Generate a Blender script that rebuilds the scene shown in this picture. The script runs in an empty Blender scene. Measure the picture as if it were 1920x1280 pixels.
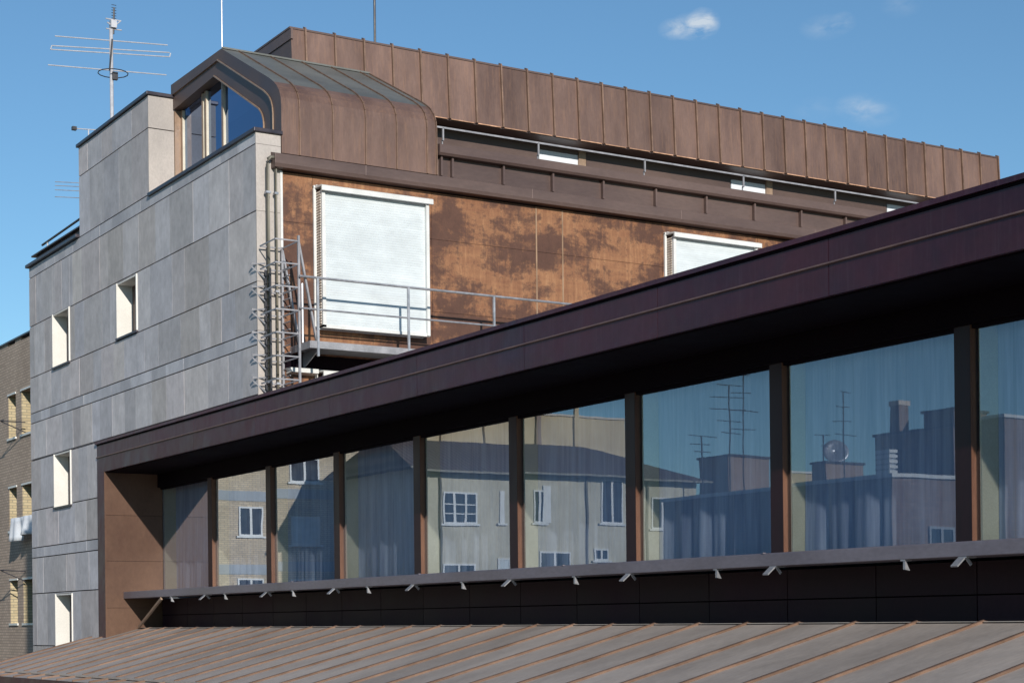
import bpy, math, random
from mathutils import Vector
random.seed(7)
S = bpy.context.scene
COL = S.collection

# ------------------------------------------------------------------ camera, sky, sun
# world axes: X runs along the copper facade, Y along the stone facade and the glazed wing, Z=0 is eye level
F, CY, RO, T = 3272.306, 1164.517, -0.010733854, 0.551365017
cam = bpy.data.cameras.new("camera")
cam.sensor_width = 36.0
cam.lens = 36.0*F/1920.0
cam.shift_y = (CY-640.0)/1920.0
cam.clip_start = 0.1
cam.clip_end = 5000
co = bpy.data.objects.new("camera", cam)
COL.objects.link(co)
from mathutils import Matrix
co.matrix_world = Matrix.Rotation(-T, 4, 'Z') @ Matrix.Rotation(math.pi/2, 4, 'X') @ Matrix.Rotation(RO, 4, 'Z')
S.camera = co

SUNV = Vector((1.0, 3.6, -1.27)).normalized()
world = bpy.data.worlds.new("World")
S.world = world
world.use_nodes = True
wt = world.node_tree
bg = wt.nodes['Background']
sky = wt.nodes.new('ShaderNodeTexSky')
sky.sky_type = 'NISHITA'
sky.sun_disc = False
sky.sun_elevation = math.asin(-SUNV.z)
sky.sun_rotation = math.atan2(-SUNV.x, -SUNV.y)
sky.air_density = 1.0
sky.dust_density = 0.0
sky.ozone_density = 3.6
bg.inputs[1].default_value = 0.11

def sky_dir(px, py):
    c, s = math.cos(RO), math.sin(RO)
    r2 = (px-960)/F; u2 = -(py-CY)/F
    r = c*r2-s*u2; u = s*r2+c*u2
    return Vector((r*math.cos(T)+math.sin(T), -r*math.sin(T)+math.cos(T), u))

def ray_on(px, py, axis, v):
    d = sky_dir(px, py)
    return d*(v/d[axis])

# wispy clouds in the sky: noise masks around fixed directions
tc = wt.nodes.new('ShaderNodeTexCoord')
def wmath(op, a, b=None, clamp=False):
    n = wt.nodes.new('ShaderNodeMath'); n.operation = op; n.use_clamp = clamp
    for i, x in enumerate((a, b)):
        if x is None: continue
        if isinstance(x, (int, float)): n.inputs[i].default_value = x
        else: wt.links.new(x, n.inputs[i])
    return n.outputs[0]
ns = wt.nodes.new('ShaderNodeTexNoise'); ns.inputs['Scale'].default_value = 70
ns.inputs['Detail'].default_value = 8; ns.inputs['Roughness'].default_value = 0.6
ns.inputs['Distortion'].default_value = 0.4
wmap = wt.nodes.new('ShaderNodeMapping'); wmap.inputs['Scale'].default_value = (1, 1, 2.2)
wt.links.new(tc.outputs['Generated'], wmap.inputs[0]); wt.links.new(wmap.outputs[0], ns.inputs['Vector'])
total = None
for (px, py, rad, sq, amp) in ((1318, 44, .0085, 1.4, .85), (1300, 50, .0075, 2.4, .6), (1265, 55, .006, 2.0, .45), (1580, 43, .006, 1.5, .30), (1545, 52, .007, 2.4, .18),
                           (1612, 200, .008, 2.2, .30), (1640, 214, .008, 2.2, .16), (1530, 205, .007, 2.5, .08), (1690, 10, .007, 2, .12)):
    d = sky_dir(px, py).normalized()
    sub = wt.nodes.new('ShaderNodeVectorMath'); sub.operation = 'SUBTRACT'
    wt.links.new(tc.outputs['Generated'], sub.inputs[0]); sub.inputs[1].default_value = d
    sc = wt.nodes.new('ShaderNodeVectorMath'); sc.operation = 'MULTIPLY'
    wt.links.new(sub.outputs[0], sc.inputs[0]); sc.inputs[1].default_value = (1/rad/sq*1.2, 1/rad/sq*1.2, 1/rad)
    ln = wt.nodes.new('ShaderNodeVectorMath'); ln.operation = 'LENGTH'
    wt.links.new(sc.outputs[0], ln.inputs[0])
    m = wmath('SUBTRACT', 1.0, ln.outputs['Value'], True)
    m = wmath('MULTIPLY', m, amp*1.5)
    total = m if total is None else wmath('ADD', total, m)
nz = wmath('SUBTRACT', ns.outputs[0], 0.34, True)
nz = wmath('MULTIPLY', nz, 3.2, True)
cl = wmath('MULTIPLY', total, nz, True)
# a thin broad veil high opposite, seen only as a reflection in the glass
mixc = wt.nodes.new('ShaderNodeMix'); mixc.data_type = 'RGBA'
hs = wt.nodes.new('ShaderNodeMix'); hs.data_type = 'RGBA'; hs.blend_type = 'MULTIPLY'; hs.inputs[0].default_value = 1.0
hs.inputs[7].default_value = (.88, 1.05, 1.06, 1)
wt.links.new(sky.outputs[0], hs.inputs[6])
wt.links.new(hs.outputs[2], mixc.inputs[6])
mixc.inputs[7].default_value = (5.2, 6.0, 6.9, 1)
wt.links.new(cl, mixc.inputs[0])
wt.links.new(mixc.outputs[2], bg.inputs[0])

sl = bpy.data.lights.new("sun", 'SUN')
sl.energy = 4.6
sl.angle = math.radians(0.53)
sl.color = (1.0, 0.92, 0.82)
so = bpy.data.objects.new("sun", sl)
COL.objects.link(so)
so.rotation_euler = SUNV.to_track_quat('-Z', 'Y').to_euler()

S.view_settings.view_transform = 'Standard'
S.view_settings.look = 'None'
S.view_settings.exposure = 0.0
S.view_settings.gamma = 1.0
S.render.engine = 'CYCLES'
S.cycles.max_bounces = 10
S.cycles.transparent_max_bounces = 16

# ------------------------------------------------------------------ materials
def _mat(name):
    m = bpy.data.materials.new(name); m.use_nodes = True
    nt = m.node_tree
    return m, nt, nt.nodes['Principled BSDF']

def N(nt, kind, **kw):
    n = nt.nodes.new(kind)
    for k, v in kw.items():
        if k in ('operation', 'data_type', 'blend_type', 'attribute_name', 'noise_dimensions', 'use_clamp'): setattr(n, k, v)
        else: n.inputs[k.replace('_', ' ')].default_value = v
    return n

def posmap(nt, scale=(1, 1, 1)):
    g = nt.nodes.new('ShaderNodeNewGeometry')
    mp = nt.nodes.new('ShaderNodeMapping'); mp.inputs['Scale'].default_value = scale
    nt.links.new(g.outputs['Position'], mp.inputs[0])
    return mp.outputs[0]

def noise(nt, scale, detail=5, rough=.6, stretch=(1, 1, 1), dist=0):
    n = N(nt, 'ShaderNodeTexNoise', Scale=scale, Detail=detail, Roughness=rough, Distortion=dist)
    nt.links.new(posmap(nt, stretch), n.inputs['Vector'])
    return n.outputs[0]

def ramp(nt, src, stops):
    r = nt.nodes.new('ShaderNodeValToRGB')
    el = r.color_ramp.elements
    while len(el) < len(stops): el.new(0.5)
    for e, (p, c) in zip(el, stops):
        e.position = p; e.color = (*c, 1) if len(c) == 3 else c
    nt.links.new(src, r.inputs[0])
    return r.outputs[0]

def mix(nt, fac, a, b, blend='MIX'):
    n = nt.nodes.new('ShaderNodeMix'); n.data_type = 'RGBA'; n.blend_type = blend
    for i, x in ((0, fac), (6, a), (7, b)):
        if isinstance(x, (int, float)): n.inputs[i].default_value = x
        elif isinstance(x, tuple): n.inputs[i].default_value = (*x, 1)
        else: nt.links.new(x, n.inputs[i])
    return n.outputs[2]

def bump(nt, bs, src, strength, dist=.02):
    b = N(nt, 'ShaderNodeBump', Strength=strength, Distance=dist)
    nt.links.new(src, b.inputs['Height']); nt.links.new(b.outputs[0], bs.inputs['Normal'])

def surf(name, dark, light, scale=4, stretch=(1, 1, 1), rough=.6, metal=0., bmp=.1, tone=.35, fine=60, spec=.5, streak=None, wave=0, tint=False):
    """two-tone noisy surface; the 'tone' face attribute lifts or lowers each sheet or panel"""
    m, nt, bs = _mat(name)
    n1 = noise(nt, scale, 6, .62, stretch)
    col = ramp(nt, n1, [(.36, dark), (.64, light)])
    n2 = noise(nt, fine, 3, .6, stretch)
    col = mix(nt, .35, col, ramp(nt, n2, [(.3, (.55, .55, .55)), (.7, (1, 1, 1))]), 'MULTIPLY')
    if streak:
        n3 = noise(nt, 7, 4, .7, (3.2, 3.2, .18))
        col = mix(nt, ramp(nt, n3, [(.50, (0, 0, 0)), (.80, (.6, .6, .6))]), col, streak)
    at = N(nt, 'ShaderNodeAttribute', attribute_name='tone')
    tv = ramp(nt, at.outputs['Fac'], [(0, (1-tone,)*3), (1, (1+tone,)*3)])
    mm = N(nt, 'ShaderNodeMath', operation='MULTIPLY_ADD')
    nt.links.new(at.outputs['Fac'], mm.inputs[0]); mm.inputs[1].default_value = 2*tone; mm.inputs[2].default_value = 1-tone
    if tint:   # slabs of one quarry differ in hue as well as in tone
        wn = nt.nodes.new('ShaderNodeTexWhiteNoise'); wn.noise_dimensions = '1D'; nt.links.new(at.outputs['Fac'], wn.inputs['W'])
        col = mix(nt, 1.0, col, ramp(nt, wn.outputs['Value'], [(0, (.93, .95, 1.0)), (.4, (1, 1, 1)), (.75, (1, .965, .965)), (1, (1, .98, .93))]), 'MULTIPLY')
    vm = nt.nodes.new('ShaderNodeVectorMath'); vm.operation = 'SCALE'
    nt.links.new(col, vm.inputs[0]); nt.links.new(mm.outputs[0], vm.inputs['Scale'])
    nt.links.new(vm.outputs[0], bs.inputs['Base Color'])
    bs.inputs['Metallic'].default_value = metal
    rr = ramp(nt, n1, [(.2, (max(rough-.12, .05),)*3), (.8, (min(rough+.12, 1),)*3)])
    nt.links.new(rr, bs.inputs['Roughness'])
    bs.inputs['Specular IOR Level'].default_value = spec
    if bmp: bump(nt, bs, n1, bmp, .03)
    if wave:   # oil-canning of thin sheet
        nw = noise(nt, 1.7, 2, .5)
        b2 = N(nt, 'ShaderNodeBump', Strength=wave, Distance=.05)
        nt.links.new(nw, b2.inputs['Height']); 
        if bs.inputs['Normal'].links: nt.links.new(bs.inputs['Normal'].links[0].from_socket, b2.inputs['Normal'])
        nt.links.new(b2.outputs[0], bs.inputs['Normal'])
    return m

M = {}
M['stone'] = surf('grey_stone', (.50, .487, .495), (.61, .595, .605), 2.6, (1, 1, .8), .8, 0, .2, .19, 9, .3, streak=(.64, .63, .65), tint=True)
M['stone_band'] = surf('blue_grey_stone', (.45, .455, .49), (.58, .585, .62), 2, (1, 1, .6), .75, 0, .1, .16, 40, .3)
M['stone_gap'] = surf('stone_joint', (.03, .03, .03), (.05, .05, .05), 5, rough=.9, tone=0)
M['brown'] = surf('brown_copper', (.126, .078, .065), (.205, .130, .106), .9, (1.6, 1.6, .4), .5, .15, .08, .36, 25, .4, streak=(.27, .155, .10), wave=.5)
M['lip'] = surf('lit_edge_copper', (.45, .24, .14), (.72, .42, .27), 6, (1, 1, 1), .45, .3, 0, .3, 50)  # sunlit highlight along the skirt's lip, put into a brighter copper colour
M['gutter'] = surf('dark_brown_copper', (.10, .066, .060), (.155, .105, .092), .8, (.3, 1, 1), .5, .2, .06, .2, 30)
M['slope'] = surf('weathered_grey_copper', (.12, .125, .115), (.185, .19, .178), 1.0, (.5, 1, 1), .5, .15, .06, .12, 30)
M['fascia'] = surf('purple_brown_copper', (.038, .008, .020), (.072, .020, .034), .9, (1, .7, 1), .42, .15, .06, .28, 18, .5, streak=(.085, .042, .055), wave=.6)
M['fascia_edge'] = surf('dull_copper_edge', (.16, .09, .085), (.24, .15, .13), 3, rough=.45, metal=.2, tone=.1)
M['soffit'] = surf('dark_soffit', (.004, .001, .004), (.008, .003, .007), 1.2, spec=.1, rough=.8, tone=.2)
M['reveal'] = surf('rusty_copper_sheet', (.085, .042, .027), (.135, .075, .048), .9, (1, 1, .6), .55, .1, .06, .12, 18, .4)
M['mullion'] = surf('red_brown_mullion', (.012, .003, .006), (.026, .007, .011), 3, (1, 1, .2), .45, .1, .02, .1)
M['mullion_lit_side'] = surf('mullion_lit_side', (.10, .042, .024), (.17, .080, .045), 3, (1, 1, .2), .5, .1, .02, .1)  # lit copy of the mullion colour for the sun-facing side
M['ledge'] = surf('grey_purple_ledge', (.155, .14, .165), (.22, .20, .235), 1.2, (1, .4, 1), .42, .2, .04, .1, 30)
M['coping'] = surf('dark_coping', (.035, .032, .042), (.07, .06, .075), 2, rough=.4, metal=.3, tone=.1)
M['roofgrey'] = surf('weathered_roof_sheet', (.345, .30, .268), (.46, .405, .365), .7, (.35, 1, 1), .6, 0, .08, .08, 22, .4, streak=None, wave=.35)
M['roofrib'] = surf('copper_rib', (.16, .098, .068), (.26, .165, .118), 3, (.6, 3, 1), .5, .2, 0, .2, 30)
M['ribtop'] = surf('rib_shadow_line', (.075, .045, .035), (.13, .08, .06), 3, (.6, 3, 1), .6, 0, 0, .2, 30)  # dark cap tone stands in for the shadow line along each rib
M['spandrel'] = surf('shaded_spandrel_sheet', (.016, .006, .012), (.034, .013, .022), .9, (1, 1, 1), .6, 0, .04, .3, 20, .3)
M['steel'] = surf('galvanised_steel', (.34, .35, .38), (.50, .51, .55), 6, rough=.4, metal=.5, tone=.1)
M['dullsteel'] = surf('dull_steel', (.27, .27, .29), (.38, .38, .41), 6, rough=.5, metal=.2, tone=.1)
M['antenna'] = surf('aluminium_tube', (.46, .47, .51), (.58, .59, .63), 6, rough=.4, metal=.1, tone=.1)
M['blackpole'] = surf('dark_pole', (.03, .03, .035), (.06, .06, .07), 6, rough=.5, tone=.1)
M['white'] = surf('white_paint', (.66, .67, .66), (.76, .77, .76), 3, rough=.45, tone=.06, bmp=.02)
M['shutter'] = surf('shutter_slats', (.60, .66, .69), (.64, .70, .73), 1.5, (.6, 1, 1), .6, 0, 0, .06, 4)
M['tanstrip'] = surf('pale_copper_strip', (.24, .15, .09), (.38, .25, .16), 4, (1, 1, .4), .6, 0, 0, .2, 12)
M['louvre'] = surf('shutter_side', (.50, .44, .38), (.66, .58, .5), 5, rough=.6, tone=.3)
M['plasterwhite'] = surf('white_reveal', (.72, .71, .67), (.80, .79, .75), 2, rough=.8, tone=.08)
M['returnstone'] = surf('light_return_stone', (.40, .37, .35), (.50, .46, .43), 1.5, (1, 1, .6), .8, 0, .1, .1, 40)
M['pipe'] = surf('painted_pipe', (.12, .115, .095), (.24, .22, .175), 5, (1, 1, .25), .5, .1, 0, .1)
M['tanframe'] = surf('bronze_frame', (.28, .19, .13), (.40, .28, .2), 4, rough=.45, metal=.2, tone=.1)
M['cream'] = surf('cream_frame', (.60, .55, .44), (.7, .66, .55), 4, rough=.55, tone=.1)
M['dark'] = surf('dark_interior', (.02, .02, .024), (.035, .035, .04), 2, rough=.9, tone=0)
M['innerwhite'] = surf('inner_side_panel', (.68, .66, .48), (.76, .74, .56), 2, rough=.7, tone=.05)
M['ground'] = surf('courtyard_asphalt', (.045, .045, .045), (.07, .068, .065), .6, rough=.9, tone=0)
M['plaster'] = surf('stained_plaster', (.45, .42, .33), (.64, .60, .48), .45, (1, 1, .6), .85, 0, .1, .1, 8, .2, streak=(.30, .28, .24))
M['tanwall'] = surf('tan_render', (.52, .41, .26), (.64, .52, .34), .5, rough=.85, tone=.1)
M['redbrown'] = surf('reddish_render', (.26, .19, .155), (.34, .25, .20), .6, rough=.85, tone=.1)
M['greywall'] = surf('grey_render', (.30, .33, .36), (.40, .43, .46), .6, rough=.85, tone=.1)
M['roomglass'] = surf('dark_pane', (.03, .035, .05), (.06, .07, .09), 2, rough=.12, tone=.2, bmp=0)
M['cloth'] = surf('white_cloth', (.70, .76, .84), (.80, .84, .90), 2, rough=.9, tone=.1)

def brick(name, c1, c2, mortar, scale=1.0):
    m, nt, bs = _mat(name)
    g = nt.nodes.new('ShaderNodeNewGeometry')
    sp = nt.nodes.new('ShaderNodeSeparateXYZ'); nt.links.new(g.outputs['Position'], sp.inputs[0])
    ad = N(nt, 'ShaderNodeMath', operation='ADD'); nt.links.new(sp.outputs[0], ad.inputs[0]); nt.links.new(sp.outputs[1], ad.inputs[1])
    cb = nt.nodes.new('ShaderNodeCombineXYZ'); nt.links.new(ad.outputs[0], cb.inputs[0]); nt.links.new(sp.outputs[2], cb.inputs[1])
    b = nt.nodes.new('ShaderNodeTexBrick'); nt.links.new(cb.outputs[0], b.inputs['Vector'])
    b.inputs['Scale'].default_value = scale
    b.inputs['Color1'].default_value = (*c1, 1); b.inputs['Color2'].default_value = (*c2, 1); b.inputs['Mortar'].default_value = (*mortar, 1)
    b.inputs['Brick Width'].default_value = .26; b.inputs['Row Height'].default_value = .09
    b.inputs['Mortar Size'].default_value = .012; b.inputs['Bias'].default_value = -.1
    n = noise(nt, .7, 5, .6)
    col = mix(nt, .5, b.outputs[0], ramp(nt, n, [(.3, (.62, .6, .58)), (.7, (1, 1, 1))]), 'MULTIPLY')
    nt.links.new(col, bs.inputs['Base Color']); bs.inputs['Roughness'].default_value = .9
    bump(nt, bs, b.outputs['Fac'], -.4, .01)
    return m
M['brick'] = brick('buff_brick', (.66, .54, .38), (.50, .41, .29), (.34, .29, .23))
M['brick_grey'] = brick('grey_brown_brick', (.55, .44, .35), (.43, .34, .27), (.30, .25, .21))
M['brick_yellow'] = brick('yellow_brick', (.58, .49, .31), (.47, .39, .24), (.3, .27, .2))
M['brick_red'] = brick('red_brown_brick', (.30, .21, .17), (.22, .155, .13), (.2, .17, .15))

def tile_mat():
    m, nt, bs = _mat('dark_roof_tiles')
    g = nt.nodes.new('ShaderNodeNewGeometry')
    w = nt.nodes.new('ShaderNodeTexWave'); w.inputs['Scale'].default_value = 1.4; w.inputs['Distortion'].default_value = 1.5
    w.inputs['Detail'].default_value = 3
    nt.links.new(g.outputs['Position'], w.inputs['Vector'])
    col = ramp(nt, w.outputs[0], [(.2, (.07, .05, .045)), (.8, (.20, .14, .115))])
    n = noise(nt, 1.2, 5)
    col = mix(nt, .6, col, ramp(nt, n, [(.35, (.5, .5, .5)), (.7, (1, 1, 1))]), 'MULTIPLY')
    nt.links.new(col, bs.inputs['Base Color']); bs.inputs['Roughness'].default_value = .9
    bump(nt, bs, w.outputs[0], .6, .05)
    return m
M['tiles'] = tile_mat()

def patina_mat():
    """stained copper sheet: orange ground with dark maroon blotches, brushed both ways"""
    m, nt, bs = _mat('stained_copper')
    a = noise(nt, .95, 10, .66, (.85, 1, 1.5), .25)
    b = noise(nt, 4.6, 9, .8, (1.1, 1, .9), .2)
    s = noise(nt, 3.0, 4, .7, (.35, 1, 3.2))
    v = noise(nt, 5.0, 5, .7, (2.6, 1, .16))
    f = noise(nt, 40, 3, .7)
    base = ramp(nt, v, [(.32, (.20, .080, .038)), (.5, (.31, .138, .064)), (.68, (.50, .265, .13))])
    base = mix(nt, .45, base, ramp(nt, s, [(.3, (.16, .065, .036)), (.7, (.36, .19, .09))]))
    su = N(nt, 'ShaderNodeMath', operation='MULTIPLY_ADD'); nt.links.new(b, su.inputs[0]); su.inputs[1].default_value = .50
    nt.links.new(a, su.inputs[2])
    s2 = N(nt, 'ShaderNodeMath', operation='MULTIPLY_ADD'); nt.links.new(s, s2.inputs[0]); s2.inputs[1].default_value = .16
    nt.links.new(su.outputs[0], s2.inputs[2])
    at = N(nt, 'ShaderNodeAttribute', attribute_name='tone')
    s3 = N(nt, 'ShaderNodeMath', operation='MULTIPLY_ADD'); nt.links.new(at.outputs['Fac'], s3.inputs[0]); s3.inputs[1].default_value = .15
    nt.links.new(s2.outputs[0], s3.inputs[2])
    s4 = N(nt, 'ShaderNodeMath', operation='MULTIPLY_ADD'); nt.links.new(v, s4.inputs[0]); s4.inputs[1].default_value = .30
    nt.links.new(s3.outputs[0], s4.inputs[2])
    s5 = N(nt, 'ShaderNodeMath', operation='SUBTRACT'); nt.links.new(s4.outputs[0], s5.inputs[0]); s5.inputs[1].default_value = .2
    mask = ramp(nt, s5.outputs[0], [(.825, (0, 0, 0)), (.865, (.55, .55, .55)), (.93, (.95, .95, .95))])
    sp2 = noise(nt, 11, 8, .8, (1, 1, .7), .1)
    base = mix(nt, ramp(nt, sp2, [(.55, (0, 0, 0)), (.66, (.75, .75, .75))]), base, (.13, .055, .032))
    darkc = ramp(nt, b, [(.35, (.062, .026, .018)), (.7, (.115, .052, .034))])
    col = mix(nt, mask, base, darkc)
    col = mix(nt, .4, col, ramp(nt, f, [(.3, (.55, .55, .55)), (.65, (1, 1, 1))]), 'MULTIPLY')
    nt.links.new(col, bs.inputs['Base Color'])
    bs.inputs['Metallic'].default_value = .1
    bs.inputs['Roughness'].default_value = .6
    bump(nt, bs, a, .08, .03)
    return m
M['patina'] = patina_mat()

def glass_mat(name, tint, r0, gain, rough=.0, gloss=(.80, .89, 1)):
    m = bpy.data.materials.new(name); m.use_nodes = True
    nt = m.node_tree; nt.nodes.remove(nt.nodes['Principled BSDF'])
    out = nt.nodes['Material Output']
    gl = nt.nodes.new('ShaderNodeBsdfGlossy'); gl.inputs['Roughness'].default_value = rough
    gl.inputs['Color'].default_value = (*gloss, 1)
    tr = nt.nodes.new('ShaderNodeBsdfTransparent'); tr.inputs['Color'].default_value = (*tint, 1)
    # reflectance of a coated double pane: r0 + gain*(1-|cos|)^3, the same from either side
    gg = nt.nodes.new('ShaderNodeNewGeometry')
    dt = nt.nodes.new('ShaderNodeVectorMath'); dt.operation = 'DOT_PRODUCT'
    nt.links.new(gg.outputs['Incoming'], dt.inputs[0]); nt.links.new(gg.outputs['Normal'], dt.inputs[1])
    ab = N(nt, 'ShaderNodeMath', operation='ABSOLUTE'); nt.links.new(dt.outputs['Value'], ab.inputs[0])
    iv = N(nt, 'ShaderNodeMath', operation='SUBTRACT'); iv.inputs[0].default_value = 1; nt.links.new(ab.outputs[0], iv.inputs[1])
    pw = N(nt, 'ShaderNodeMath', operation='POWER'); nt.links.new(iv.outputs[0], pw.inputs[0]); pw.inputs[1].default_value = 3
    mm = N(nt, 'ShaderNodeMath', operation='MULTIPLY_ADD', use_clamp=True)
    nt.links.new(pw.outputs[0], mm.inputs[0]); mm.inputs[1].default_value = gain; mm.inputs[2].default_value = r0
    # slight waviness of real panes
    n = noise(nt, .9, 2, .5)
    b = N(nt, 'ShaderNodeBump', Strength=.05, Distance=.01)
    nt.links.new(n, b.inputs['Height']); nt.links.new(b.outputs[0], gl.inputs['Normal'])
    mx = nt.nodes.new('ShaderNodeMixShader')
    nt.links.new(mm.outputs[0], mx.inputs[0]); nt.links.new(tr.outputs[0], mx.inputs[1]); nt.links.new(gl.outputs[0], mx.inputs[2])
    nt.links.new(mx.outputs[0], out.inputs[0])
    return m
M['glass'] = glass_mat('window_glass', (.92, .96, 1.0), .15, 1.55)
M['glass_dark'] = glass_mat('dark_window_glass', (.10, .14, .22), .17, .75, 0, (.55, .70, 1))

def curtain_mat():
    m, nt, bs = _mat('sheer_curtain')
    n = noise(nt, 4, 4, .6, (1, 3, .15))
    col = ramp(nt, n, [(.3, (.24, .30, .44)), (.7, (.50, .57, .70))])
    nt.links.new(col, bs.inputs['Base Color']); bs.inputs['Roughness'].default_value = .95
    return m
M['curtain'] = curtain_mat()

# ------------------------------------------------------------------ mesh helpers
class MB:
    def __init__(s): s.v, s.f, s.m, s.t = [], [], [], []
    def face(s, pts, mi=0, tone=.5):
        b = len(s.v); s.v += [tuple(p) for p in pts]; s.f.append(tuple(range(b, b+len(pts)))); s.m.append(mi); s.t.append(tone)
    def box(s, x0, x1, y0, y1, z0, z1, mi=0, tone=.5):
        b = len(s.v)
        s.v += [(x, y, z) for z in (z0, z1) for y in (y0, y1) for x in (x0, x1)]
        for q in ((0, 2, 3, 1), (4, 5, 7, 6), (0, 1, 5, 4), (2, 6, 7, 3), (0, 4, 6, 2), (1, 3, 7, 5)):
            s.f.append(tuple(b+i for i in q)); s.m.append(mi); s.t.append(tone)
        return s
    def prism(s, prof, axis, a0, a1, mi=0, tone=.5, caps=True):
        """prof: list of 2-D points; axis 'x' -> (y,z) profile, 'y' -> (x,z) profile, 'z' -> (x,y)"""
        def P(u, v, a): return {'x': (a, u, v), 'y': (u, a, v), 'z': (u, v, a)}[axis]
        b = len(s.v); n = len(prof)
        s.v += [P(u, v, a0) for u, v in prof]+[P(u, v, a1) for u, v in prof]
        for i in range(n):
            j = (i+1) % n
            s.f.append((b+i, b+j, b+n+j, b+n+i)); s.m.append(mi); s.t.append(tone)
        if caps:
            s.f.append(tuple(b+i for i in range(n-1, -1, -1))); s.f.append(tuple(b+n+i for i in range(n)))
            s.m += [mi, mi]; s.t += [tone, tone]
        return s
    def tube(s, pts, r, n=8, mi=0, tone=.5):
        pts = [Vector(p) for p in pts]
        rings = []
        for i, p in enumerate(pts):
            d = (pts[min(i+1, len(pts)-1)]-pts[max(i-1, 0)]).normalized()
            up = Vector((0, 0, 1)) if abs(d.z) < .9 else Vector((1, 0, 0))
            a = d.cross(up).normalized(); c = d.cross(a).normalized()
            b = len(s.v); rings.append(b)
            s.v += [tuple(p+a*math.cos(2*math.pi*k/n)*r+c*math.sin(2*math.pi*k/n)*r) for k in range(n)]
        for b0, b1 in zip(rings, rings[1:]):
            for k in range(n):
                k2 = (k+1) % n
                s.f.append((b0+k, b0+k2, b1+k2, b1+k)); s.m.append(mi); s.t.append(tone)
        for b0 in (rings[0], rings[-1]):
            s.f.append(tuple(b0+k for k in range(n))); s.m.append(mi); s.t.append(tone)
        return s
    def bar(s, p, q, w, h, mi=0, tone=.5):
        """rectangular bar from p to q"""
        p, q = Vector(p), Vector(q); d = (q-p).normalized()
        up = Vector((0, 0, 1)) if abs(d.z) < .9 else Vector((0, 1, 0))
        a = d.cross(up).normalized()*(w/2); c = d.cross(a).normalized()*(h/2)
        b = len(s.v)
        for e in (p, q): s.v += [tuple(e+a+c), tuple(e-a+c), tuple(e-a-c), tuple(e+a-c)]
        for qd in ((0, 1, 2, 3), (7, 6, 5, 4), (0, 4, 5, 1), (1, 5, 6, 2), (2, 6, 7, 3), (3, 7, 4, 0)):
            s.f.append(tuple(b+i for i in qd)); s.m.append(mi); s.t.append(tone)
        return s
    def build(s, name, mats, parent=None, smooth=False, bevel=0):
        me = bpy.data.meshes.new(name)
        off = Vector((0, 0, 0))
        if parent is not None:
            q = parent
            while q is not None: off += q.location; q = q.parent
        me.from_pydata([tuple(Vector(p)-off) for p in s.v], [], s.f)
        for k in (mats if isinstance(mats, (list, tuple)) else [mats]): me.materials.append(M[k])
        me.polygons.foreach_set('material_index', s.m)
        at = me.attributes.new('tone', 'FLOAT', 'FACE'); at.data.foreach_set('value', s.t)
        if smooth: me.polygons.foreach_set('use_smooth', [True]*len(s.f))
        me.update(); me.validate()
        import bmesh
        bm = bmesh.new(); bm.from_mesh(me)
        if smooth: bmesh.ops.remove_doubles(bm, verts=bm.verts, dist=.0005)
        bmesh.ops.recalc_face_normals(bm, faces=bm.faces); bm.to_mesh(me); bm.free()
        o = bpy.data.objects.new(name, me); COL.objects.link(o)
        if parent is not None: o.parent = parent
        if bevel:
            md = o.modifiers.new('bevel', 'BEVEL'); md.width = bevel; md.segments = 2; md.limit_method = 'ANGLE'
        return o

def tag(o, label=None, cat=None, group=None, kind=None):
    if label: o['label'] = label
    if cat: o['category'] = cat
    if group: o['group'] = group
    if kind: o['kind'] = kind
    return o
def thing(name, loc, label, cat, group=None):
    o = bpy.data.objects.new(name, None); COL.objects.link(o); o.location = loc; o.empty_display_size = .3
    return tag(o, label, cat, group)
def lab(o, text): o['label'] = text; return o
rnd = random.uniform
GZ = -11.0   # ground level

# ------------------------------------------------------------------ ground
g = MB().box(-400, 400, -400, 400, GZ-.5, GZ).build('ground', 'ground'); tag(g, 'dark courtyard and street ground far below the roofs', 'ground', kind='structure')

# ------------------------------------------------------------------ stone and copper building
X1 = 11.4; YC = 26.36; YL = 34.50
bld = thing('apartment_building', (14, 30, GZ), 'tall grey stone and brown copper clad building with a dormer, rising behind the glazed wing', 'building')

# stone cladding: panels with open joints, cut round the window openings
wins = []   # (y0,y1,z0,z1)
for k in range(-3, 2):
    wins.append((36.22, 37.40, 2.60+3.02*k-0.03, 3.72+3.02*k))
    if k == 1: wins.append((32.04, 33.20, 2.60+3.02*k, 3.68+3.02*k))
rows = [GZ, -7.5, -6.4, -5.4, -4.49, -4.25, -3.4, -2.27, -1.47, -1.25, -.42, .74, 1.54, 1.765, 2.60, 3.72, 3.74, 4.555, 4.78, 5.58, 6.73, 7.82, 8.06, 9.31, 9.92]
def top_at(y): return 9.92 if 31.36 <= y < 35.50 else 8.06
def cells(y0, y1, z0, z1):
    out = [(y0, y1, z0, z1)]
    for (a, b, c, d) in wins:
        nxt = []
        for (p, q, r, s) in out:
            if q <= a+1e-4 or p >= b-1e-4 or s <= c+1e-4 or r >= d-1e-4: nxt.append((p, q, r, s)); continue
            if p < a: nxt.append((p, a, r, s))
            if q > b: nxt.append((b, q, r, s))
            pp, qq = max(p, a), min(q, b)
            if r < c: nxt.append((pp, qq, r, c))
            if s > d: nxt.append((pp, qq, d, s))
        out = nxt
    return out
sm = MB(); core = MB(); bands = []
def yspans(z):
    if z > 8.05: return [(31.36, 35.50)]
    if z < 3.70: return [(34.50, 39.14)]
    return [(YC, 39.14)]
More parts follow.
